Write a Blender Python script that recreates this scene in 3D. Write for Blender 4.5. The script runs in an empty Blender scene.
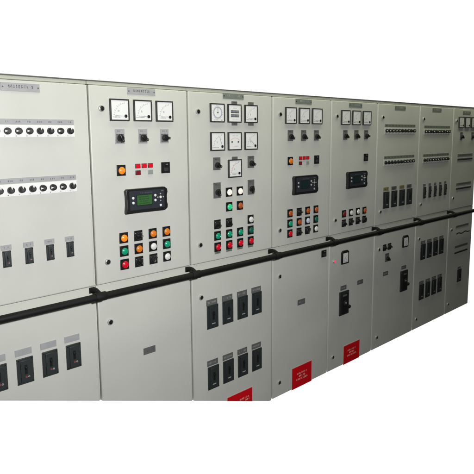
import bpy, bmesh, math, random
from mathutils import Vector, Matrix
from math import radians, sin, cos, pi

sc = bpy.context.scene
COL = sc.collection
random.seed(7)

# ------------------------------------------------------------------ camera
CAM = Vector((-0.86975, -2.44098, 1.82896))
YAW, PITCH, ROLL = 0.76332, -0.13962, -0.00626
fw = Vector((sin(YAW)*cos(PITCH), cos(YAW)*cos(PITCH), sin(PITCH)))
rt = Vector((cos(YAW), -sin(YAW), 0)); up = rt.cross(fw)
r_ = rt*cos(ROLL)+up*sin(ROLL); u_ = -rt*sin(ROLL)+up*cos(ROLL)
cd = bpy.data.cameras.new('camera'); cam = bpy.data.objects.new('camera', cd); COL.objects.link(cam)
M = Matrix((r_, u_, -fw)).transposed().to_4x4(); M.translation = CAM
cam.matrix_world = M
cd.sensor_width = 36; cd.lens = 36*543.573/474
cd.shift_x = (237-241.96)/474; cd.shift_y = (211.9-237)/474
cd.clip_end = 200
sc.camera = cam

# ------------------------------------------------------------------ world: white sweep behind the row, dim room in front of it
w = bpy.data.worlds.new('World'); sc.world = w; w.use_nodes = True
nt = w.node_tree; nt.nodes.clear()
out = nt.nodes.new('ShaderNodeOutputWorld'); bg = nt.nodes.new('ShaderNodeBackground')
tc = nt.nodes.new('ShaderNodeTexCoord'); sp = nt.nodes.new('ShaderNodeSeparateXYZ')
mr = nt.nodes.new('ShaderNodeMapRange'); cr = nt.nodes.new('ShaderNodeMix'); cr.data_type = 'RGBA'
nt.links.new(tc.outputs['Generated'], sp.inputs[0]); nt.links.new(sp.outputs['Y'], mr.inputs[0])
mr.inputs[1].default_value = 0.0; mr.inputs[2].default_value = 0.12
cr.inputs[6].default_value = (0.016, 0.017, 0.012, 1); cr.inputs[7].default_value = (1.05, 1.05, 1.05, 1)
nt.links.new(mr.outputs[0], cr.inputs[0]); nt.links.new(cr.outputs[2], bg.inputs[0])
bg.inputs[1].default_value = 1.0
nt.links.new(bg.outputs[0], out.inputs[0])

# ------------------------------------------------------------------ lights: camera flash and the ceiling tubes above the aisle
def area(name, loc, target, sx, sy, power, color):
    l = bpy.data.lights.new(name, 'AREA'); l.shape = 'RECTANGLE'; l.size = sx; l.size_y = sy
    l.energy = power; l.color = color
    o = bpy.data.objects.new(name, l); COL.objects.link(o); o.location = loc
    d = Vector(target)-Vector(loc)
    o.rotation_euler = d.to_track_quat('-Z', 'Y').to_euler()
    return o
area('camera_flash', (0.02, -2.48, 2.00), (0.62, 0, 1.15), 0.22, 0.16, 70, (1.0, 0.995, 0.975))
area('ceiling_light', (3.15, -0.32, 2.88), (3.15, 0.0, 0.4), 6.2, 0.25, 27, (0.95, 1.0, 0.70))

sc.view_settings.view_transform = 'Standard'; sc.view_settings.look = 'None'
sc.view_settings.exposure = 0; sc.view_settings.gamma = 1

# ------------------------------------------------------------------ materials
def mat(name, col, rough=0.5, metal=0.0, emit=0.0, ecol=None, bump=0.0, bscale=200, var=0.0, vscale=3.0, coat=0.0, spec=0.5, wave=0.0):
    m = bpy.data.materials.new(name); m.use_nodes = True
    n = m.node_tree; b = n.nodes['Principled BSDF']
    b.inputs['Base Color'].default_value = (*col, 1); b.inputs['Roughness'].default_value = rough
    b.inputs['Metallic'].default_value = metal; b.inputs['Specular IOR Level'].default_value = spec
    if coat: b.inputs['Coat Weight'].default_value = coat; b.inputs['Coat Roughness'].default_value = 0.08
    if emit:
        b.inputs['Emission Color'].default_value = (*(ecol or col), 1); b.inputs['Emission Strength'].default_value = emit
    g = None
    if bump or var:
        g = n.nodes.new('ShaderNodeNewGeometry')
    if var:
        nz = n.nodes.new('ShaderNodeTexNoise'); nz.inputs['Scale'].default_value = vscale; nz.inputs['Detail'].default_value = 5
        n.links.new(g.outputs['Position'], nz.inputs['Vector'])
        r = n.nodes.new('ShaderNodeMapRange'); r.inputs[1].default_value = 0.3; r.inputs[2].default_value = 0.7
        r.inputs[3].default_value = 1-var; r.inputs[4].default_value = 1+var
        n.links.new(nz.outputs[0], r.inputs[0])
        x = n.nodes.new('ShaderNodeVectorMath'); x.operation = 'SCALE'; x.inputs[0].default_value = col
        n.links.new(r.outputs[0], x.inputs['Scale']); n.links.new(x.outputs[0], b.inputs['Base Color'])
        r2 = n.nodes.new('ShaderNodeMapRange'); r2.inputs[1].default_value = 0.3; r2.inputs[2].default_value = 0.7
        r2.inputs[3].default_value = rough-0.06; r2.inputs[4].default_value = rough+0.06
        n.links.new(nz.outputs[0], r2.inputs[0]); n.links.new(r2.outputs[0], b.inputs['Roughness'])
    if bump:
        nb = n.nodes.new('ShaderNodeTexNoise'); nb.inputs['Scale'].default_value = bscale; nb.inputs['Detail'].default_value = 2
        n.links.new(g.outputs['Position'], nb.inputs['Vector'])
        bp = n.nodes.new('ShaderNodeBump'); bp.inputs['Strength'].default_value = bump; bp.inputs['Distance'].default_value = 0.0006
        n.links.new(nb.outputs[0], bp.inputs['Height']); n.links.new(bp.outputs[0], b.inputs['Normal'])
        if wave:                                       # sheet steel is never perfectly flat
            nw = n.nodes.new('ShaderNodeTexNoise'); nw.inputs['Scale'].default_value = 2.6; nw.inputs['Detail'].default_value = 1
            n.links.new(g.outputs['Position'], nw.inputs['Vector'])
            bw = n.nodes.new('ShaderNodeBump'); bw.inputs['Strength'].default_value = 1; bw.inputs['Distance'].default_value = wave
            n.links.new(nw.outputs[0], bw.inputs['Height']); n.links.new(bw.outputs[0], bp.inputs['Normal'])
    return m

PAINT = mat('powder_coated_steel', (0.60, 0.605, 0.575), 0.42, bump=0.35, bscale=420, var=0.028, vscale=3.1, wave=0.006)
EDGE = mat('roof_edge_grey', (0.10, 0.105, 0.085), 0.5)
TRIM = mat('roof_trim_paint', (0.47, 0.48, 0.42), 0.45, bump=0.3, bscale=420, var=0.03)
FRAME = mat('cabinet_frame_paint', (0.62, 0.625, 0.58), 0.45, bump=0.3, bscale=420, var=0.03)
BLACK = mat('black_plastic', (0.012, 0.012, 0.013), 0.38, bump=0.15, bscale=500)
DARK = mat('dark_breaker_plastic', (0.026, 0.032, 0.034), 0.5, bump=0.2, bscale=350)
BEZEL = mat('meter_bezel', (0.035, 0.037, 0.036), 0.4)
FACE = mat('meter_face_white', (0.84, 0.85, 0.86), 0.25, coat=0.4)
INK = mat('scale_ink', (0.10, 0.10, 0.14), 0.5)
PALEINK = mat('pale_scale_ink', (0.42, 0.43, 0.52), 0.5)
REDINK = mat('red_scale_ink', (0.65, 0.12, 0.16), 0.5)
PLATE = mat('engraved_grey_plate', (0.37, 0.375, 0.395), 0.4, var=0.05, vscale=30)
PLATED = mat('dark_grey_plate', (0.13, 0.135, 0.135), 0.4, var=0.05, vscale=30)
PLATEY = mat('yellowed_plate', (0.26, 0.235, 0.12), 0.45)
PLATEG = mat('green_grey_plate', (0.19, 0.21, 0.185), 0.4, var=0.05, vscale=30)
PLINK = mat('engraving', (0.10, 0.10, 0.11), 0.5)
LINK = mat('light_engraving', (0.42, 0.43, 0.42), 0.5)
WHITE = mat('white_plastic', (0.82, 0.82, 0.83), 0.4)
STRIPG = mat('pale_grey_plastic', (0.68, 0.69, 0.65), 0.45)
CHROME = mat('zinc_lock', (0.50, 0.50, 0.49), 0.3, metal=0.4)
RAILM = mat('black_rail_enamel', (0.008, 0.009, 0.0085), 0.62, bump=0.3, bscale=300, var=0.25, vscale=14, spec=0.22)
RED = mat('red_lens', (0.72, 0.008, 0.025), 0.25, coat=0.5)
DRED = mat('dark_red_lens', (0.22, 0.012, 0.02), 0.3, coat=0.5)
GREEN = mat('green_lens', (0.01, 0.36, 0.20), 0.25, coat=0.5)
DGREEN = mat('dark_green_lens', (0.008, 0.14, 0.10), 0.3, coat=0.5)
ORANGE = mat('orange_lens', (0.80, 0.22, 0.02), 0.25, coat=0.5)
DORANGE = mat('dull_orange_lens', (0.50, 0.11, 0.03), 0.3, coat=0.5)
ORANGEL = mat('lit_orange_lens', (0.85, 0.22, 0.015), 0.3, emit=0.32, ecol=(1, 0.33, 0.03), coat=0.5)
GREENL = mat('lit_green_lens', (0.02, 0.5, 0.2), 0.3, emit=0.25, ecol=(0.03, 0.85, 0.33), coat=0.5)
WHITEL = mat('lit_white_lens', (0.85, 0.80, 0.74), 0.3, emit=0.42, ecol=(1, 0.84, 0.70), coat=0.5)
WLENS = mat('white_lens', (0.80, 0.80, 0.80), 0.3, coat=0.4)
BLENS = mat('bluish_white_lens', (0.62, 0.68, 0.85), 0.3, coat=0.4)
GREYL = mat('grey_window', (0.28, 0.31, 0.29), 0.3)
LCD = mat('lit_lcd', (0.03, 0.09, 0.03), 0.3, emit=0.095, ecol=(0.14, 0.40, 0.10))
LCDX = mat('lcd_text', (0.01, 0.04, 0.01), 0.4)
LCDOFF = mat('dark_lcd', (0.012, 0.03, 0.03), 0.2)
PANEL = mat('controller_fascia', (0.03, 0.034, 0.045), 0.35)
SIGNR = mat('red_sign_film', (0.72, 0.003, 0.010), 0.4)
SIGNT = mat('sign_lettering', (0.88, 0.58, 0.54), 0.5)
SIGNB = mat('sign_border', (0.72, 0.42, 0.40), 0.5)
REDMARK = mat('red_mark', (0.22, 0.05, 0.06), 0.5)
LEDR = mat('red_led', (0.8, 0.02, 0.06), 0.3, emit=0.8, ecol=(1, 0.05, 0.12))

# ------------------------------------------------------------------ mesh builder; wall plane is y = 0, -y points at the viewer
class MB:
    def __init__(s): s.bm = bmesh.new(); s.mats = []
    def _m(s, m):
        if m not in s.mats: s.mats.append(m)
        return s.mats.index(m)
    def _add(s, t, m, smooth=False, only=None):
        i = s._m(m)
        for f in t.faces: f.material_index = i; f.smooth = smooth if only is None else (f in only)
        me = bpy.data.meshes.new('t'); t.to_mesh(me); t.free(); s.bm.from_mesh(me); bpy.data.meshes.remove(me)
    def poly(s, pts, y0, y1, m, bev=0, seg=2):        # pts in (x,z), extruded y0 (front) .. y1 (back)
        t = bmesh.new()
        a = [t.verts.new((x, y0, z)) for x, z in pts]; b = [t.verts.new((x, y1, z)) for x, z in pts]
        t.faces.new(a); t.faces.new(b[::-1]); n = len(pts)
        for i in range(n): t.faces.new((a[i], b[i], b[(i+1) % n], a[(i+1) % n]))
        bmesh.ops.recalc_face_normals(t, faces=t.faces)
        if bev:
            bmesh.ops.bevel(t, geom=list(t.edges), offset=bev, segments=seg, affect='EDGES', profile=0.5)
            t.normal_update()
            s._add(t, m, False, {f for f in t.faces if max(abs(c) for c in f.normal) < 0.9995})       # round edges smooth, flat faces truly flat
        else: s._add(t, m)
        return s
    def box(s, cx, cz, w, h, y0, y1, m, bev=0, rot=0):
        c, k = cos(rot), sin(rot)
        P = [(-w/2, -h/2), (w/2, -h/2), (w/2, h/2), (-w/2, h/2)]
        return s.poly([(cx+x*c-z*k, cz+x*k+z*c) for x, z in P], y0, y1, m, bev)
    def lathe(s, cx, cz, prof, m, n=24):               # prof: (radius, y) from the back to the front
        t = bmesh.new(); rings = []
        for r, y in prof:
            if r < 1e-6: rings.append([t.verts.new((cx, y, cz))])
            else: rings.append([t.verts.new((cx+r*cos(2*pi*i/n), y, cz+r*sin(2*pi*i/n))) for i in range(n)])
        for A, B in zip(rings, rings[1:]):
            for i in range(n):
                j = (i+1) % n
                if len(A) == 1: t.faces.new((A[0], B[i], B[j]))
                elif len(B) == 1: t.faces.new((A[i], A[j], B[0]))
                else: t.faces.new((A[i], A[j], B[j], B[i]))
        if len(rings[0]) > 1: t.faces.new(rings[0])
        if len(rings[-1]) > 1: t.faces.new(rings[-1])
        bmesh.ops.recalc_face_normals(t, faces=t.faces)
        s._add(t, m, True); return s
    def ring(s, cx, cz, r, w, y0, y1, m, a0=0, a1=2*pi, n=28):
        t = bmesh.new(); L = []
        full = abs(a1-a0-2*pi) < 1e-4
        for i in range(n if full else n+1):
            a = a0+(a1-a0)*i/n
            L.append([t.verts.new((cx+q*cos(a), y, cz+q*sin(a))) for q, y in ((r-w/2, y0), (r+w/2, y0), (r+w/2, y1), (r-w/2, y1))])
        N = len(L)
        for i in range(N if full else N-1):
            A, B = L[i], L[(i+1) % N]
            for k in range(4): t.faces.new((A[k], A[(k+1) % 4], B[(k+1) % 4], B[k]))
        bmesh.ops.recalc_face_normals(t, faces=t.faces); s._add(t, m); return s
    def tube(s, pts, r, m, n=16):
        t = bmesh.new(); rings = []
        P = [Vector(p) for p in pts]
        for i, p in enumerate(P):
            d = (P[min(i+1, len(P)-1)]-P[max(i-1, 0)]).normalized()
            ref = Vector((0, 0, 1)) if abs(d.z) < 0.9 else Vector((1, 0, 0))
            a = d.cross(ref).normalized(); b = d.cross(a)
            rr = r[i] if isinstance(r, (list, tuple)) else r
            rings.append([t.verts.new(p+a*rr*cos(2*pi*k/n)+b*rr*sin(2*pi*k/n)) for k in range(n)])
        for A, B in zip(rings, rings[1:]):
            for k in range(n): t.faces.new((A[k], A[(k+1) % n], B[(k+1) % n], B[k]))
        t.faces.new(rings[0]); t.faces.new(rings[-1])
        bmesh.ops.recalc_face_normals(t, faces=t.faces); s._add(t, m, True); return s
    def glyphs(s, cx, cz, n, cw, ch, gap, y, m, seed=0, rot=0):
        """a line of worn, unreadable engraved characters (tiny strokes)"""
        R = random.Random(seed); x = cx-(n*cw+(n-1)*gap)/2+cw/2
        th = ch*0.17
        for i in range(n):
            if R.random() < 0.93:                       # too worn to read: a stem and uneven flecks, never a letter
                sx = R.choice((-0.3, 0.0, 0.3))
                s.box(x+cw*sx, cz, cw*0.24, ch*R.uniform(0.80, 1.0), y, y+0.0006, m)
                for q in range(2):
                    hh = ch*R.uniform(0.18, 0.42)
                    s.box(x-cw*sx*R.uniform(0.2, 1.0)+cw*R.uniform(-0.1, 0.1), cz+(ch-hh)*(0.5, -0.5)[q]*R.uniform(0.4, 1), cw*R.uniform(0.30, 0.55), hh, y, y+0.0006, m)
            x += cw+gap
        return s
    def mesh(s, name):
        me = bpy.data.meshes.new(name)
        bmesh.ops.remove_doubles(s.bm, verts=s.bm.verts, dist=1e-7)
        s.bm.to_mesh(me); s.bm.free()
        for m in s.mats: me.materials.append(m)
        fl = [False]*len(me.polygons); me.polygons.foreach_get('use_smooth', fl)
        me.set_sharp_from_angle(angle=radians(38))
        me.polygons.foreach_set('use_smooth', fl)
        return me

def thing(name, label, cat, loc, group=None):
    o = bpy.data.objects.new(name, None); COL.objects.link(o); o.location = loc
    o.empty_display_size = 0.1; o['label'] = label; o['category'] = cat
    if group: o['group'] = group
    return o
def wpos(o):
    p = Vector((0, 0, 0))
    while o: p += o.location; o = o.parent
    return p
def part(name, me, par, at, label=None, rot=0):
    """at = world position; parents are never rotated"""
    o = bpy.data.objects.new(name, me); COL.objects.link(o); o.parent = par
    o.location = Vector(at)-wpos(par)
    if rot: o.rotation_euler = (0, rot, 0)
    if label: o['label'] = label
    return o
CACHE = {}
def cached(key, fn):
    if key not in CACHE: CACHE[key] = fn()
    return CACHE[key]

# ------------------------------------------------------------------ small fittings (all local to their centre on the door face)
def nameplate(par, x, z, w=0.17, h=0.033, pm=PLATE, im=PLINK, seed=1, n=9):
    b = MB().box(0, 0, w, h, -0.003, 0.0, pm, 0.0006)
    b.glyphs(0.0, 0.003, n, w*0.045, h*0.42, w*0.022, -0.0034, im, seed)
    for s in (-1, 1): b.lathe(s*(w/2-0.008), 0, [(0.0035, -0.003), (0.0035, -0.0045), (0.0, -0.005)], im if pm is PLATE else BLACK, 10)
    return part('nameplate', b.mesh('nameplate'), par, (x, 0, z))
def label_plate(par, x, z, w, h, pm=PLATE, im=PLINK, seed=0, n=6, y=0.0, name='label_plate'):
    b = MB().box(0, 0, w, h, -0.0025, 0.0, pm, 0.0005)
    b.glyphs(0, 0, n, w*0.075, h*0.36, w*0.04, -0.0029, im, seed)
    return part(name, b.mesh(name), par, (x, y, z))
def lock(par, x, z, a=0.6):
    def f():
        return MB().lathe(0, 0, [(0.0158, 0), (0.0158, -0.005), (0.0145, -0.0085), (0.0118, -0.0095), (0.0112, -0.006)], CHROME, 28).mesh('door_lock')
    def g():
        b = MB().lathe(0, 0, [(0.0114, -0.003), (0.0114, -0.0076), (0.010, -0.0082)], BLACK, 22)
        b.box(0.0, 0, 0.017, 0.0055, -0.0150, -0.0070, BLACK, 0.0008)
        return b.mesh('key_insert')
    o = part('door_lock', cached('lock', f), par, (x, 0, z))
    part('key_insert', cached('lockb', g), o, (x, 0, z), rot=a)
FR = 0.055
def meter(par, x, z, kind='quad', needle=0.12, tabs='', s=1.0, seed=0):
    def f():
        b = MB(); a = 0.055; i = 0.0475
        b.box(0, 0, 0.110, 0.110, -0.008, 0.0, BEZEL, 0.0012)
        for cx, cz, ww, hh in ((0, a-0.0032, 0.108, 0.0062), (0, -a+0.0032, 0.108, 0.0062), (-a+0.0032, 0, 0.0062, 0.0955), (a-0.0032, 0, 0.0062, 0.0955)):
            b.box(cx, cz, ww, hh, -0.0125, -0.0075, BEZEL, 0.0008)
        return b.mesh('panel_meter')
    o = part('panel_meter', cached(('met', s), f), par, (x, 0, z))
    o.scale = (s, 1, s)
    b = MB(); b.box(0, 0, 0.0955, 0.0955, -0.0100, -0.0078, FACE)
    Y = -0.0106; px, pz = 0.033, -0.030
    if kind in ('quad', 'arc'):
        im = REDINK if kind == 'arc' else PALEINK
        R = 0.064
        b.ring(px, pz, R, 0.0009, Y, Y+0.0008, im, pi*0.53, pi*0.97, 18)
        for k in range(9):
            aa = pi*(0.53+0.44*k/8); L = 0.008 if k % 2 == 0 else 0.005
            b.box(px+(R+L/2)*cos(aa), pz+(R+L/2)*sin(aa), L, 0.0013 if k % 2 else 0.0020, Y, Y+0.0008, im, 0, aa)
        b.glyphs(-0.018, -0.035, 8, 0.0045, 0.005, 0.0018, Y, INK, seed)
        b.glyphs(-0.008, -0.004, 1, 0.010, 0.011, 0, Y, PALEINK, seed+3)
        b.lathe(px, pz, [(0.0085, -0.010), (0.0085, -0.0125), (0.006, -0.0135)], BLACK, 18)
    elif kind == 'sync':
        b.ring(0, 0.002, 0.031, 0.0075, Y, Y+0.0008, PALEINK, 0, 2*pi, 36)
        for k in range(24):
            aa = 2*pi*k/24; b.box(0.0385*cos(aa), 0.002+0.0385*sin(aa), 0.005, 0.001, Y, Y+0.0008, INK, 0, aa)
        b.glyphs(-0.01, -0.041, 6, 0.004, 0.004, 0.0018, Y, INK, seed); b.box(0.030, -0.041, 0.012, 0.004, Y, Y+0.0008, INK)
        b.lathe(0, 0.002, [(0.004, -0.010), (0.004, -0.0125)], BLACK, 14)
    elif kind == 'reed':
        for dz in (0.010, -0.014):
            b.box(0, dz, 0.066, 0.0165, Y, Y+0.0012, BEZEL)
            for k in range(11): b.box(-0.029+k*0.0058, dz, 0.0026, 0.009, Y-0.0004, Y+0.0004, PALEINK)
        b.glyphs(0, 0.031, 4, 0.005, 0.006, 0.003, Y, PALEINK, seed); b.glyphs(0, -0.034, 7, 0.004, 0.004, 0.002, Y, PALEINK, seed+1)
    elif kind == 'twin':
        for dx in (-0.026, 0.026): b.lathe(dx, -0.004, [(0.006, -0.010), (0.006, -0.0118)], INK, 14)
        b.ring(0, -0.03, 0.05, 0.0012, Y, Y+0.0008, REDINK, pi*0.25, pi*0.75, 18)
        b.glyphs(0, 0.034, 8, 0.004, 0.005, 0.002, Y, PALEINK, seed); b.glyphs(0, -0.030, 9, 0.004, 0.004, 0.002, Y, REDINK, seed+2)
    dl = part('dial', b.mesh('dial'), o, (x, 0, z))
    if needle is not None:
        if kind in ('quad', 'arc'):
            aa = pi*(0.5+0.5*(1-needle))
            nb = MB().box(px+0.031*cos(aa), pz+0.031*sin(aa), 0.058, 0.0014, -0.0118, -0.0112, INK, 0, aa)
            part('needle', nb.mesh('needle'), o, (x, 0, z))
        elif kind == 'sync':
            nb = MB().box(0, 0.016, 0.0016, 0.030, -0.0132, -0.0124, INK); part('needle', nb.mesh('needle'), o, (x, 0, z))
    if tabs:
        for c in tabs:
            dz = 0.0635 if c == 't' else -0.0635
            t = MB().box(0, 0, 0.040, 0.0165, -0.010, 0.0, PLATED, 0.001)
            t.glyphs(0, 0, 5, 0.003, 0.005, 0.002, -0.0104, BLACK, seed+4)
            part('bezel_tab', t.mesh('bezel_tab'), o, (x, 0, z+dz))
    return o
def rotary(par, x, z, a=0.0, dark=False, w=0.055, h=0.075):
    """tall grey legend plate with a black turn handle low on it"""
    def f():
        b = MB().box(0, 0, w, h, -0.003, 0, PLATED if dark else PLATE, 0.0006)
        b.glyphs(0, h*0.36, 5, 0.0045, 0.006, 0.002, -0.0034, BLACK if dark else PLINK, 5)
        b.box(0, -h*0.12, w*0.80, w*0.80, -0.0055, -0.0028, PLATED, 0.0006)
        for k in range(5):
            aa = radians(30+30*k); b.box(0.024*cos(aa), -h*0.12+0.024*sin(aa), 0.004, 0.0012, -0.0062, -0.0054, LINK, 0, aa)
        return b.mesh('rotary_switch')
    o = part('rotary_switch', cached(('rot', dark, w, h), f), par, (x, 0, z))
    def g():
        b = MB().lathe(0, 0, [(0.0175, -0.005), (0.0175, -0.016), (0.0155, -0.020)], BLACK, 26)
        b.box(0, 0, 0.044, 0.014, -0.030, -0.018, BLACK, 0.003)
        b.box(0.014, 0, 0.010, 0.0016, -0.0305, -0.0295, LINK)
        return b.mesh('turn_handle')
    part('turn_handle', cached('rotk', g), o, (x, 0, z-h*0.12), rot=a)
def button(par, x, z, lens, r=0.0185, tag=False):
    def f():
        b = MB().box(0, 0, 0.051, 0.056, -0.005, 0, BLACK, 0.0012)
        b.ring(0, -0.001, r+0.0025, 0.004, -0.0085, -0.0045, BLACK)
        return b.mesh('push_button')
    def g(): return MB().lathe(0, -0.001, [(r, -0.004), (r, -0.0105), (r*0.90, -0.0130), (r*0.80, -0.0136), (r*0.74, -0.0128), (r*0.55, -0.0152), (r*0.3, -0.0163), (0, -0.0166)], lens, 26).mesh('lens')
    nm = 'push_button'
    o = part(nm, cached('btn', f), par, (x, 0, z))
    part('lens', cached(('lens', lens.name), g), o, (x, 0, z))
    if tag: label_plate(par, x, z-0.0355, 0.046, 0.013, PLATEG, BLACK, 8, 5)
def selector(par, x, z, a=0.7):
    def f():
        b = MB().box(0, 0, 0.051, 0.056, -0.005, 0, BLACK, 0.0012)
        b.ring(0, 0, 0.0195, 0.003, -0.009, -0.0045, DARK)
        for aa in (2.5, 0.65): b.box(0.0225*cos(aa), 0.0225*sin(aa), 0.006, 0.002, -0.0056, -0.0048, LINK, 0, aa)
        return b.mesh('selector_switch')
    def g():
        b = MB().lathe(0, 0, [(0.017, -0.004), (0.017, -0.013), (0.015, -0.015)], BLACK, 24)
        b.box(0, 0, 0.034, 0.010, -0.028, -0.014, BLACK, 0.0025); b.box(0.010, 0, 0.011, 0.002, -0.0286, -0.0276, LINK)
        return b.mesh('turn_handle')
    o = part('selector_switch', cached('sel', f), par, (x, 0, z))
    part('turn_handle', cached('selk', g), o, (x, 0, z), rot=a)
def rocker(par, x, z, w=0.052, h=0.060):
    def f():
        b = MB().box(0, 0, w, h, -0.006, 0, BLACK, 0.0012); b.glyphs(0, h*0.30, 4, 0.005, 0.006, 0.002, -0.0064, LINK, 2)
        return b.mesh('toggle_switch')
    o = part('toggle_switch', cached(('rk', w, h), f), par, (x, 0, z))
    part('toggle', cached('rkt', lambda: MB().box(0, 0, 0.026, 0.020, -0.012, -0.0055, DARK, 0.002, 0).mesh('toggle')), o, (x, 0, z-0.010))
def annunciators(par, x, z, dx, cols, dim):
    for i, m in enumerate(cols):
        b = MB().box(0, 0, 0.031, 0.024, -0.004, 0, BLACK, 0.0006).box(0, 0, 0.028, 0.0205, -0.006, -0.0038, m, 0.001)
        part('indicator_window', b.mesh('indicator_window'), par, (x+i*dx, 0, z))
    for xx, m in dim:
        b = MB().box(0, 0, 0.031, 0.024, -0.004, 0, BLACK if m is not GREYL else PLATE, 0.0006).box(0, 0, 0.027, 0.020, -0.006, -0.0038, m, 0.001)
        part('indicator_window', b.mesh('indicator_window'), par, (xx, 0, z-0.035))
def controller(par, x, z, lit, seed=0):
    w, h = 0.262, 0.128
    b = MB(); W = w/2; H = h/2
    P = [(-W, -H), (-W+0.085, -H+0.0015), (W-0.02, -H), (W-0.003, -H+0.012), (W-0.001, -H+0.03), (W-0.006, -0.02), (W-0.006, 0.02), (W-0.001, H-0.03), (W-0.003, H-0.012), (W-0.02, H), (-W+0.01, H), (-W, H-0.01), (-W+0.004, 0.02), (-W+0.004, -0.02), (-W, -H+0.012)]
    b.poly(P, -0.024, 0, BLACK, 0.002)
    b.box(-0.002, 0.003, w*0.83, h*0.78, -0.0255, -0.0238, PANEL, 0.0006)
    b.glyphs(-0.01, 0.041, 8, 0.0065, 0.005, 0.003, -0.0259, PLATED, seed+1); b.glyphs(0.085, 0.043, 4, 0.005, 0.004, 0.0025, -0.0259, LINK, seed+2)
    o = part('genset_controller', b.mesh('genset_controller'), par, (x, 0, z))
    s = MB().box(0, 0, 0.098, 0.058, -0.0265, -0.0253, BLACK).box(0, 0, 0.092, 0.052, -0.0272, -0.0262, LCD if lit else LCDOFF)
    if lit:
        for k in range(4): s.glyphs(-0.008+0.004*(k % 2), 0.017-k*0.0115, 11-k % 3, 0.0045, 0.006, 0.0018, -0.0276, LCDX, 20+k)
    part('screen', s.mesh('screen'), o, (x-0.022, 0, z+0.003))
    KM = WLENS if lit else LINK
    for dx, dz, r in ((-0.092, 0.017, 0.0068), (-0.092, -0.008, 0.0068), (0.046, 0.022, 0.0068), (0.046, -0.004, 0.0068), (0.080, 0.010, 0.0070), (0.080, -0.034, 0.0066)):
        part('key', cached(('key', r, lit), lambda r=r: MB().lathe(0, 0, [(r, -0.025), (r, -0.0285), (r*0.7, -0.0295)], KM, 18).mesh('key')), o, (x+dx, 0, z+dz))
    for dx, dz in ((0.062, 0.010), (0.098, 0.010), (0.080, 0.028), (0.080, -0.009)):
        part('key', cached(('keys', lit), lambda: MB().lathe(0, 0, [(0.0036, -0.025), (0.0036, -0.0278)], LINK, 12).mesh('key')), o, (x+dx, 0, z+dz))
def breaker(par, x, z, w=0.088, h=0.146, mark=True, m=DARK):
    def f():
        b = MB().box(0, 0, w, h, -0.008, 0, m, 0.0015)
        b.box(0, 0.0, w*0.62, h*0.86, -0.013, -0.0075, m, 0.002)
        b.box(0, h*0.06, w*0.17, h*0.36, -0.0136, -0.0125, BLACK)
        for s in (-1, 1): b.lathe(s*w*0.41, h*0.44, [(0.003, -0.008), (0.003, -0.009)], BLACK, 10).lathe(s*w*0.41, -h*0.44, [(0.003, -0.008), (0.003, -0.009)], BLACK, 10)
        if mark:
            b.box(0, -h*0.23, w*0.12, h*0.07, -0.0138, -0.0126, REDMARK); b.ring(w*0.16, -h*0.235, w*0.045, w*0.028, -0.0138, -0.0126, LINK, n=12)
        else: b.box(0, -h*0.28, w*0.3, h*0.04, -0.0136, -0.0126, PLATE)
        return b.mesh('circuit_breaker')
    o = part('circuit_breaker', cached(('cb', w, h, mark, m.name), f), par, (x, 0, z))
    part('toggle', cached(('cbt', w, h), lambda: MB().box(0, 0, w*0.13, h*0.10, -0.022, -0.012, BLACK, 0.0015).mesh('toggle')), o, (x, 0, z+h*0.13))
    return o
def handle_breaker(par, x, z, w=0.118, h=0.189):
    b = MB().box(0, 0, w, h, -0.012, 0, DARK, 0.002).box(-0.005, 0.0, w*0.68, h*0.84, -0.022, -0.011, BLACK, 0.003)
    b.lathe(-0.005, 0.005, [(0.020, -0.021), (0.020, -0.026), (0.016, -0.028)], DARK, 24); b.box(-0.01, 0.066, 0.05, 0.014, -0.0226, -0.0215, PLATED)
    b.lathe(-0.005, 0.005, [(0.006, -0.027), (0.006, -0.031)], LINK, 14)
    o = part('circuit_breaker', b.mesh('circuit_breaker'), par, (x, 0, z), 'large black circuit breaker with a side crank')
    k = MB().tube([(0.02, -0.012, -0.03), (0.034, -0.020, -0.033), (0.050, -0.022, -0.036)], 0.008, BLACK, 12).lathe(0.050, -0.036, [(0.0, -0.010), (0.012, -0.013), (0.0145, -0.022), (0.012, -0.030), (0, -0.033)], BLACK, 18)
    part('crank_handle', k.mesh('crank_handle'), o, (x, 0, z))
def knob_strip(par, x0, n, zt, pitch=0.0486, seed=0, pm=PLATE, ups=(), sm=None):
    """grey legend strip above a white strip of round selector knobs. x0 = first knob centre"""
    x1 = x0+(n-1)*pitch; xc = (x0+x1)/2; w = x1-x0+pitch*0.86
    b = MB().box(0, 0, w, 0.024, -0.003, 0, pm, 0.0006)
    for k in range(n): b.glyphs(x0+k*pitch-xc, 0, 2+(k+seed) % 2, 0.0055, 0.0085, 0.0025, -0.0034, PLINK if pm is PLATE else BLACK, seed*20+k)
    part('label_strip', b.mesh('label_strip'), par, (xc, 0, zt))
    b = MB().box(0, 0, w+0.004, 0.054, -0.0022, 0, sm or WHITE, 0.0005)
    for k in range(n): b.glyphs(x0+k*pitch-xc-0.012, -0.0215, 1, 0.006, 0.005, 0.002, -0.0026, PLINK, seed*20+k)
    part('knob_strip', b.mesh('knob_strip'), par, (xc, 0, zt-0.0415))
    for k in range(n):
        a = (pi if k not in ups else pi/2)
        def f():
            q = MB().lathe(0, 0, [(0.0156, -0.002), (0.0156, -0.008), (0.0145, -0.011), (0.0138, -0.017), (0.0120, -0.0185)], BLACK, 22)
            q.lathe(0, 0, [(0.0075, -0.018), (0.0070, -0.0205)], DARK, 18)
            q.poly([(0.0030, 0), (0.0155, -0.0048), (0.0155, 0.0048)], -0.0215, -0.0180, WHITE)
            return q.mesh('selector_knob')
        # rotation about y: angle a turns +x towards -z, so mirror the sign
        part('selector_knob', cached('knob', f), par, (x0+k*pitch, 0, zt-0.041), rot=-a)

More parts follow.
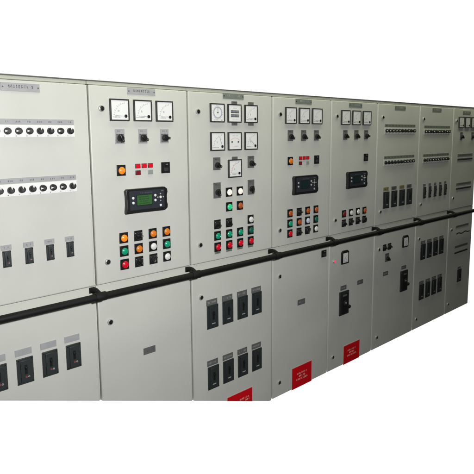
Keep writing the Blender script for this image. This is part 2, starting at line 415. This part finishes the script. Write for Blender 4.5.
# ------------------------------------------------------------------ cabinets
SEAM = [-0.20, 0.442, 1.050, 1.744, 2.367, 2.978, 3.658, 4.314, 4.868]
H = 2.1
def zcut(x):                       # the lower edge of the row: rises in a straight slant along the first three cabinets
    return max(0.0, 0.643-0.3605*(x+0.061))
XK = 0.643/0.3605-0.061
def clip_poly(x0, x1, z1, dz=0.0):
    P = [(x0, max(zcut(x0), 0)+dz)]
    if x0 < XK < x1: P.append((XK, dz))
    P += [(x1, max(zcut(x1), 0)+dz), (x1, z1), (x0, z1)]
    return P
def cabinet(i, label):
    x0, x1 = SEAM[i], SEAM[i+1]; xc = (x0+x1)/2
    t = thing('switchgear_cabinet', label, 'electrical cabinet', (xc, 0.3, 0), 'switchgear cabinets standing in one row')
    L = lambda P: [(x-xc, z) for x, z in P]
    g = 0.0012
    b = MB()
    b.poly(L(clip_poly(x0+g, x1-g, H-0.024)), 0.020, 0.60, FRAME, 0.0015)
    # return lips of the folded frame between the doors
    b.box(0, 1.0535, x1-x0-2*g, 0.052, 0.004, 0.022, FRAME, 0.0015)
    part('body', b.mesh('body'), t, (xc, 0, 0))
    tp = MB().poly([(-(x1-x0)/2+g, H-0.0218), ((x1-x0)/2-g, H-0.0218), ((x1-x0)/2-g, H-0.005), (-(x1-x0)/2+g, H-0.005)], 0.008, 0.60, TRIM, 0.003, 3)
    tp.box(0, H-0.0025, x1-x0-2*g, 0.005, 0.004, 0.60, EDGE, 0.001)
    part('top_trim', tp.mesh('top_trim'), t, (xc, 0, 0))
    e = 0.0055
    d = MB().box(0, (1.0815+2.0765)/2, x1-x0-2*e, 2.0765-1.0815, 0.0, 0.0185, PAINT, 0.0060)
    part('upper_door', d.mesh('upper_door'), t, (xc, 0, 0))
    P = clip_poly(x0+e, x1-e, 1.0225, 0.004 if i > 2 else 0.0)
    d = MB().poly(L(P), 0.0, 0.0185, PAINT, 0.0060)
    part('lower_door', d.mesh('lower_door'), t, (xc, 0, 0))
    return t
def locks(t, x, zs, k=0):
    for j, z in enumerate(zs): lock(t, x, z, 0.6+0.7*((j*2+k) % 3))
LZ = (1.965, 1.193, 0.874)

# cabinet 1: knob strips and eight breakers
c = cabinet(0, 'leftmost pale cabinet, cut by the photo edge, with knob strips and dark breakers')
nameplate(c, 0.120, 2.045, 0.172, 0.036, seed=11, n=10)
knob_strip(c, 0.050-0.0486*3, 10, 1.896, seed=1, ups=(6, 7, 9))
knob_strip(c, 0.048-0.0486*3, 10, 1.636, seed=2, ups=(2, 3, 4, 5, 9))
for k in range(-1, 4):
    x = 0.012+0.1*k
    breaker(c, x, 1.290, 0.036, 0.074, True); label_plate(c, x, 1.3415, 0.047, 0.024, seed=k+9, n=4)
for k in range(4):
    x = -0.060+0.1205*k
    breaker(c, x, 0.752, 0.076, 0.124); label_plate(c, x-0.003, 0.8425, 0.078, 0.032, seed=k+30, n=1, im=PLATE)

# cabinet 2
c = cabinet(1, 'pale cabinet with a lit green controller screen above rows of coloured buttons')
locks(c, 0.512, LZ)
nameplate(c, 0.748, 2.057, seed=4)
for k, x in enumerate((0.611, 0.749, 0.887)): meter(c, x, 1.960, 'quad', 0.02, seed=k)
for x, a in ((0.610, 1.2), (0.748, 0.55), (0.886, 0.1)): rotary(c, x, 1.828, a)
button(c, 0.610, 1.656, ORANGEL)
annunciators(c, 0.711, 1.674, 0.039, (RED, RED, RED), ((0.711, DRED), (0.789, GREYL)))
rocker(c, 0.887, 1.658, 0.056, 0.060)
controller(c, 0.752, 1.493, True)
XB = (0.610, 0.699, 0.791, 0.882)
for x, m in zip(XB, (ORANGEL, None, ORANGE, ORANGE)): button(c, x, 1.305, m) if m else selector(c, x, 1.305, 0.2)
for x, m in zip(XB, (GREEN, ORANGE, WLENS, GREEN)): button(c, x, 1.235, m)
for x, m in zip(XB, (RED, None, 0, WLENS)):
    if m: button(c, x, 1.164, m)
    else: selector(c, x, 1.164, 0.8 if m is None else 2.2)
label_plate(c, 0.748, 0.653, 0.078, 0.038, PLATED, PLATED, 3, 6)

# cabinet 3
c = cabinet(2, 'cabinet with seven square meters and a row each of green and red buttons')
locks(c, 1.122, LZ, 1)
nameplate(c, 1.399, 2.062, pm=PLATEG, im=PLATE, seed=7)
XM = (1.265, 1.403, 1.543)
meter(c, XM[0], 1.961, 'sync', 0.5, seed=3); meter(c, XM[1], 1.961, 'reed', None, 'tb', seed=4); meter(c, XM[2], 1.961, 'quad', 0.03, 'tb', seed=5)
meter(c, XM[0], 1.795, 'quad', 0.78, seed=6); meter(c, XM[1], 1.795, 'twin', None, seed=7); meter(c, XM[2], 1.795, 'quad', 0.45, seed=8)
meter(c, XM[1], 1.630, 'arc', 0.03, 't', seed=9)
rotary(c, 1.260, 1.664, 0.5, True, 0.057, 0.075); rotary(c, 1.545, 1.664, 0.4, True, 0.057, 0.075)
rotary(c, 1.260, 1.505, 1.3, True, 0.057, 0.094); rotary(c, 1.545, 1.505, 1.4, True, 0.057, 0.094)
XB = (1.258, 1.353, 1.446, 1.539)
button(c, 1.355, 1.488, WHITEL); button(c, 1.446, 1.488, WHITEL)
button(c, 1.355, 1.398, GREENL); button(c, 1.446, 1.398, DORANGE)
selector(c, XB[0], 1.300, 0.6); selector(c, XB[1], 1.300, 0.9); button(c, XB[3], 1.300, WLENS)
for k, x in enumerate(XB):
    button(c, x, 1.230, GREEN if k < 3 else DGREEN)
    button(c, x, 1.161, RED, tag=True)
for x in (1.209, 1.335, 1.463, 1.592):
    breaker(c, x, 0.736, mark=False); label_plate(c, x-0.003, 0.8275, 0.087, 0.036, PLATED, PLATE, int(x*100), 7)
    breaker(c, x, 0.346, mark=False); label_plate(c, x-0.003, 0.442, 0.087, 0.036, PLATED, PLATE, int(x*90), 7)
def sign(t, x0, x1, ztop, lines):
    P = [(x0, max(zcut(x0), 0.0)+0.001), (x1, max(zcut(x1), 0.0)+0.001), (x1, ztop), (x0, ztop)]
    b = MB().poly(P, -0.0015, 0, SIGNB)
    e = 0.0035
    P2 = [(x0+e, P[0][1]+(0.0005)), (x1-e, P[1][1]+0.0005), (x1-e, ztop-e), (x0+e, ztop-e)]
    b.poly(P2, -0.0022, -0.0012, SIGNR)
    for k, (cx, z, n, cw, ch) in enumerate(lines): b.glyphs(cx, z, n, cw, ch, cw*0.35, -0.0026, SIGNT, 40+k)
    xc = (x0+x1)/2
    m = b.mesh('warning_sign')
    m.transform(Matrix.Translation((-xc, 0, 0)))
    part('warning_sign', m, t, (xc, 0, 0))
sign(c, 1.322, 1.550, 0.168, ((1.475, 0.114, 6, 0.0105, 0.012), (1.505, 0.096, 3, 0.0105, 0.011)))
SL = lambda xc: ((xc, 0.106, 8, 0.0105, 0.0135), (xc, 0.084, 5, 0.0105, 0.0135), (xc, 0.062, 9, 0.0105, 0.0135))

# cabinet 4
c = cabinet(3, 'cabinet with a dark controller screen above three rows of buttons and a red sign')
locks(c, 1.815, LZ+(0.108,), 0)
nameplate(c, 2.055, 2.055, pm=PLATEG, im=PLATE, seed=8)
for k, x in enumerate((1.918, 2.058, 2.198)): meter(c, x, 1.959, 'quad', 0.02, seed=k+20)
for x, a in ((1.920, 0.7), (2.057, 0.7), (2.197, 0.5)): rotary(c, x, 1.827, a, True, 0.054, 0.073)
button(c, 1.919, 1.656, ORANGE)
annunciators(c, 2.026, 1.672, 0.0395, (RED, RED, RED), ((2.026, DRED), (2.102, GREYL)))
rocker(c, 2.202, 1.656, 0.054, 0.060)
controller(c, 2.071, 1.487, False, 3)
XB = (1.919, 2.016, 2.108, 2.202)
for x, m in zip(XB, (DORANGE, None, DORANGE, DORANGE)): button(c, x, 1.299, m) if m else selector(c, x, 1.299, 0.1)
for x, m in zip(XB, (GREEN, DORANGE, BLENS, DGREEN)): button(c, x, 1.228, m)
for x, m in zip(XB, (RED, None, 0, WLENS)):
    if m: button(c, x, 1.158, m)
    else: selector(c, x, 1.158, 0.4 if m is None else 2.0)
rocker(c, 2.303, 0.957, 0.056, 0.052)
label_plate(c, 2.050, 0.642, 0.082, 0.040, PLATED, PLATE, 5, 6)
sign(c, 1.951, 2.177, 0.165, SL(2.064))

# cabinet 5
c = cabinet(4, 'cabinet with a dark controller above only two short rows of buttons')
locks(c, 2.434, (1.965, 1.192, 0.110), 1)
nameplate(c, 2.670, 2.051, pm=PLATEG, im=PLATE, seed=9)
for k, x in enumerate((2.538, 2.678, 2.819)): meter(c, x, 1.957, 'quad', 0.02, seed=k+30)
for x, a in ((2.543, 0.6), (2.686, 0.7), (2.819, 0.2)): rotary(c, x, 1.829, a, True, 0.054, 0.072)
rocker(c, 2.823, 1.652, 0.056, 0.058)
controller(c, 2.694, 1.485, False, 5)
XB = (2.546, 2.637, 2.730, 2.821)
for x, m in zip(XB, (DRED, WLENS, WLENS, DORANGE)): button(c, x, 1.230, m)
for k, x in enumerate(XB): selector(c, x, 1.157, (0.6, 2.4, 0.2, 1.5)[k])
o = part('indicator_lamp', MB().lathe(0, 0, [(0.013, 0), (0.013, -0.006), (0.010, -0.009)], CHROME, 20).mesh('indicator_lamp'), c, (2.429, 0, 0.876))
part('lens', MB().lathe(0, 0, [(0.0085, -0.008), (0.0085, -0.012), (0.005, -0.015), (0, -0.016)], LEDR, 18).mesh('lens'), o, (2.429, 0, 0.876))
def small_meter(t, x, z):
    b = MB()
    P = [(-0.046, -0.052), (0.046, -0.052), (0.046, 0.040), (0.030, 0.054), (-0.030, 0.054), (-0.046, 0.040)]
    b.poly(P, -0.012, 0, BLACK, 0.0015)
    o = part('panel_meter', b.mesh('panel_meter'), t, (x, 0, z))
    d = MB().box(0, -0.004, 0.062, 0.074, -0.0135, -0.0118, FACE)
    d.ring(0.02, -0.028, 0.038, 0.0012, -0.014, -0.0132, INK, pi*0.5, pi, 12); d.glyphs(0, -0.034, 5, 0.005, 0.005, 0.002, -0.014, INK, 3)
    part('dial', d.mesh('dial'), o, (x, 0, z))
    part('needle', MB().box(0.005, -0.014, 0.038, 0.0014, -0.0146, -0.0140, INK, 0, 2.4).mesh('needle'), o, (x, 0, z))
small_meter(c, 2.566, 0.888)
label_plate(c, 2.560, 0.643, 0.078, 0.036, PLATED, PLATE, 6, 6)
label_plate(c, 2.788, 0.645, 0.078, 0.036, PLATED, PLATE, 7, 6)
handle_breaker(c, 2.564, 0.521)
sign(c, 2.576, 2.802, 0.158, SL(2.689))

# cabinet 6
c = cabinet(5, 'cabinet with knob strips, four yellow and grey tagged breakers above and one large breaker below')
locks(c, 3.053, (1.968, 1.193, 0.104), 0)
nameplate(c, 3.321, 2.049, pm=PLATEG, im=PLATE, seed=10)
knob_strip(c, 3.112, 10, 1.902, pitch=0.0496, sm=STRIPG, seed=3, pm=PLATEG, ups=(5, 6, 8))
knob_strip(c, 3.112, 10, 1.640, pitch=0.0496, sm=STRIPG, seed=4, pm=PLATEG, ups=(0, 1, 2, 3, 4, 5))
for k, x in enumerate((3.139, 3.265, 3.393, 3.518)):
    breaker(c, x, 1.285, 0.088, 0.140, False)
    label_plate(c, x-0.004, 1.377, 0.080, 0.032, (PLATEY, PLATED, PLATEY, PLATED)[k], BLACK, k+60, 6)
selector(c, 3.139, 0.877, 0.3); selector(c, 3.216, 0.877, 0.3); lock(c, 3.050, 0.874, 1)
rotary(c, 3.185, 0.785, 0.7, True, 0.060, 0.074)
small_meter(c, 3.476, 0.886)
label_plate(c, 3.170, 0.646, 0.078, 0.036, PLATED, PLATE, 6, 6)
label_plate(c, 3.472, 0.648, 0.080, 0.032, PLATED, PLATE, 7, 6)
handle_breaker(c, 3.473, 0.525)

# cabinet 7
c = cabinet(6, 'cabinet with two knob strips, five slim breakers above the rail and eight breakers below')
locks(c, 3.726, (1.965, 1.193, 0.872, 0.102), 1)
nameplate(c, 3.970, 2.050, pm=PLATEG, im=PLATE, seed=12)
knob_strip(c, 3.766, 10, 1.896, pitch=0.0508, sm=STRIPG, seed=5, pm=PLATEG, ups=(2, 4, 7))
knob_strip(c, 3.766, 10, 1.638, pitch=0.0508, sm=STRIPG, seed=6, pm=PLATEG, ups=(0, 9))
for k in range(5):
    x = 3.791+0.1026*k
    breaker(c, x, 1.297, 0.042, 0.105, False); label_plate(c, x-0.003, 1.366, 0.044, 0.022, PLATED, PLATE, k+70, 4)
for x in (3.809, 3.931, 4.054, 4.173):
    breaker(c, x, 0.738, 0.086, 0.148, False); label_plate(c, x-0.003, 0.829, 0.082, 0.030, PLATED, PLATE, int(x*100), 6)
    breaker(c, x, 0.350, 0.086, 0.148, False); label_plate(c, x-0.003, 0.441, 0.082, 0.030, PLATED, PLATE, int(x*90), 6)

# cabinet 8
c = cabinet(7, 'rightmost and farthest cabinet, narrow, with plain dark bars and one small breaker')
locks(c, 4.376, (1.957, 1.196, 0.875, 0.102), 0)
nameplate(c, 4.600, 2.040, pm=PLATEG, im=PLATE, seed=13)
for k, x in enumerate((4.480, 4.620, 4.760)): meter(c, x, 1.945, 'quad', 0.02, seed=k+50)
rotary(c, 4.500, 1.812, 0.7, True, 0.054, 0.073); rotary(c, 4.757, 1.812, 0.2, True, 0.054, 0.073)
def bar_strip(t, x0, x1, zt, zb, wavy=False):
    xc = (x0+x1)/2; w = x1-x0
    b = MB().box(0, 0, w, 0.024, -0.003, 0, PLATEG, 0.0006); b.glyphs(0, 0, 22, 0.0075, 0.009, 0.0045, -0.0034, BLACK, 80)
    part('label_strip', b.mesh('label_strip'), t, (xc, 0, zt))
    if not wavy: b = MB().box(0, 0, w, 0.014, -0.006, 0, DARK, 0.002).box(0, 0.013, w, 0.004, -0.004, 0, PLATE)
    else: b = MB().tube([(-w/2+w*k/16, -0.014, 0.006*sin(k*0.75)) for k in range(17)], 0.0055, DARK, 10)
    part('terminal_bar' if not wavy else 'cable_run', b.mesh('terminal_bar'), t, (xc, 0, zb))
bar_strip(c, 4.440, 4.780, 1.620, 1.577); bar_strip(c, 4.440, 4.780, 1.330, 1.283)
bar_strip(c, 4.478, 4.775, 0.892, 0.822, True); bar_strip(c, 4.475, 4.775, 0.680, 0.618)
breaker(c, 4.606, 0.365, 0.088, 0.132, False); label_plate(c, 4.603, 0.447, 0.07, 0.022, PLATEG, BLACK, 5, 5)

# ------------------------------------------------------------------ black rail along the whole row
RX, RY, RZ = -0.20, -0.064, 1.041
rail = thing('guard_rail', 'long black tubular rail bracketed across the fronts of all the cabinets at mid height', 'rail', (2.24, RY, RZ))
part('rail_bar', MB().tube([(RX, RY, RZ), (SEAM[-1]+0.03, RY, RZ)], 0.0178, RAILM, 24).mesh('rail_bar'), rail, (0, 0, 0))
def bracket_mesh():
    b = MB()
    b.tube([(-0.030, 0, 0), (-0.026, 0, 0), (0.026, 0, 0), (0.030, 0, 0)], [0.0208, 0.0228, 0.0228, 0.0208], RAILM, 22)
    arm = [(-0.012, -RY-0.004, 0.022), (-0.012, -RY-0.022, 0.031), (-0.010, -RY-0.042, 0.030), (-0.006, -RY-0.056, 0.020), (0, -0.004, 0.006)]
    b.tube(arm, [0.014, 0.0115, 0.0105, 0.011, 0.012], RAILM, 14)
    b.box(-0.012, 0.022, 0.030, 0.030, -RY-0.005, -RY+0.003, RAILM, 0.002)
    return b.mesh('bracket')
bk = bracket_mesh()
for s in SEAM[1:-1]: part('bracket', bk, rail, (s-0.012, RY, RZ))
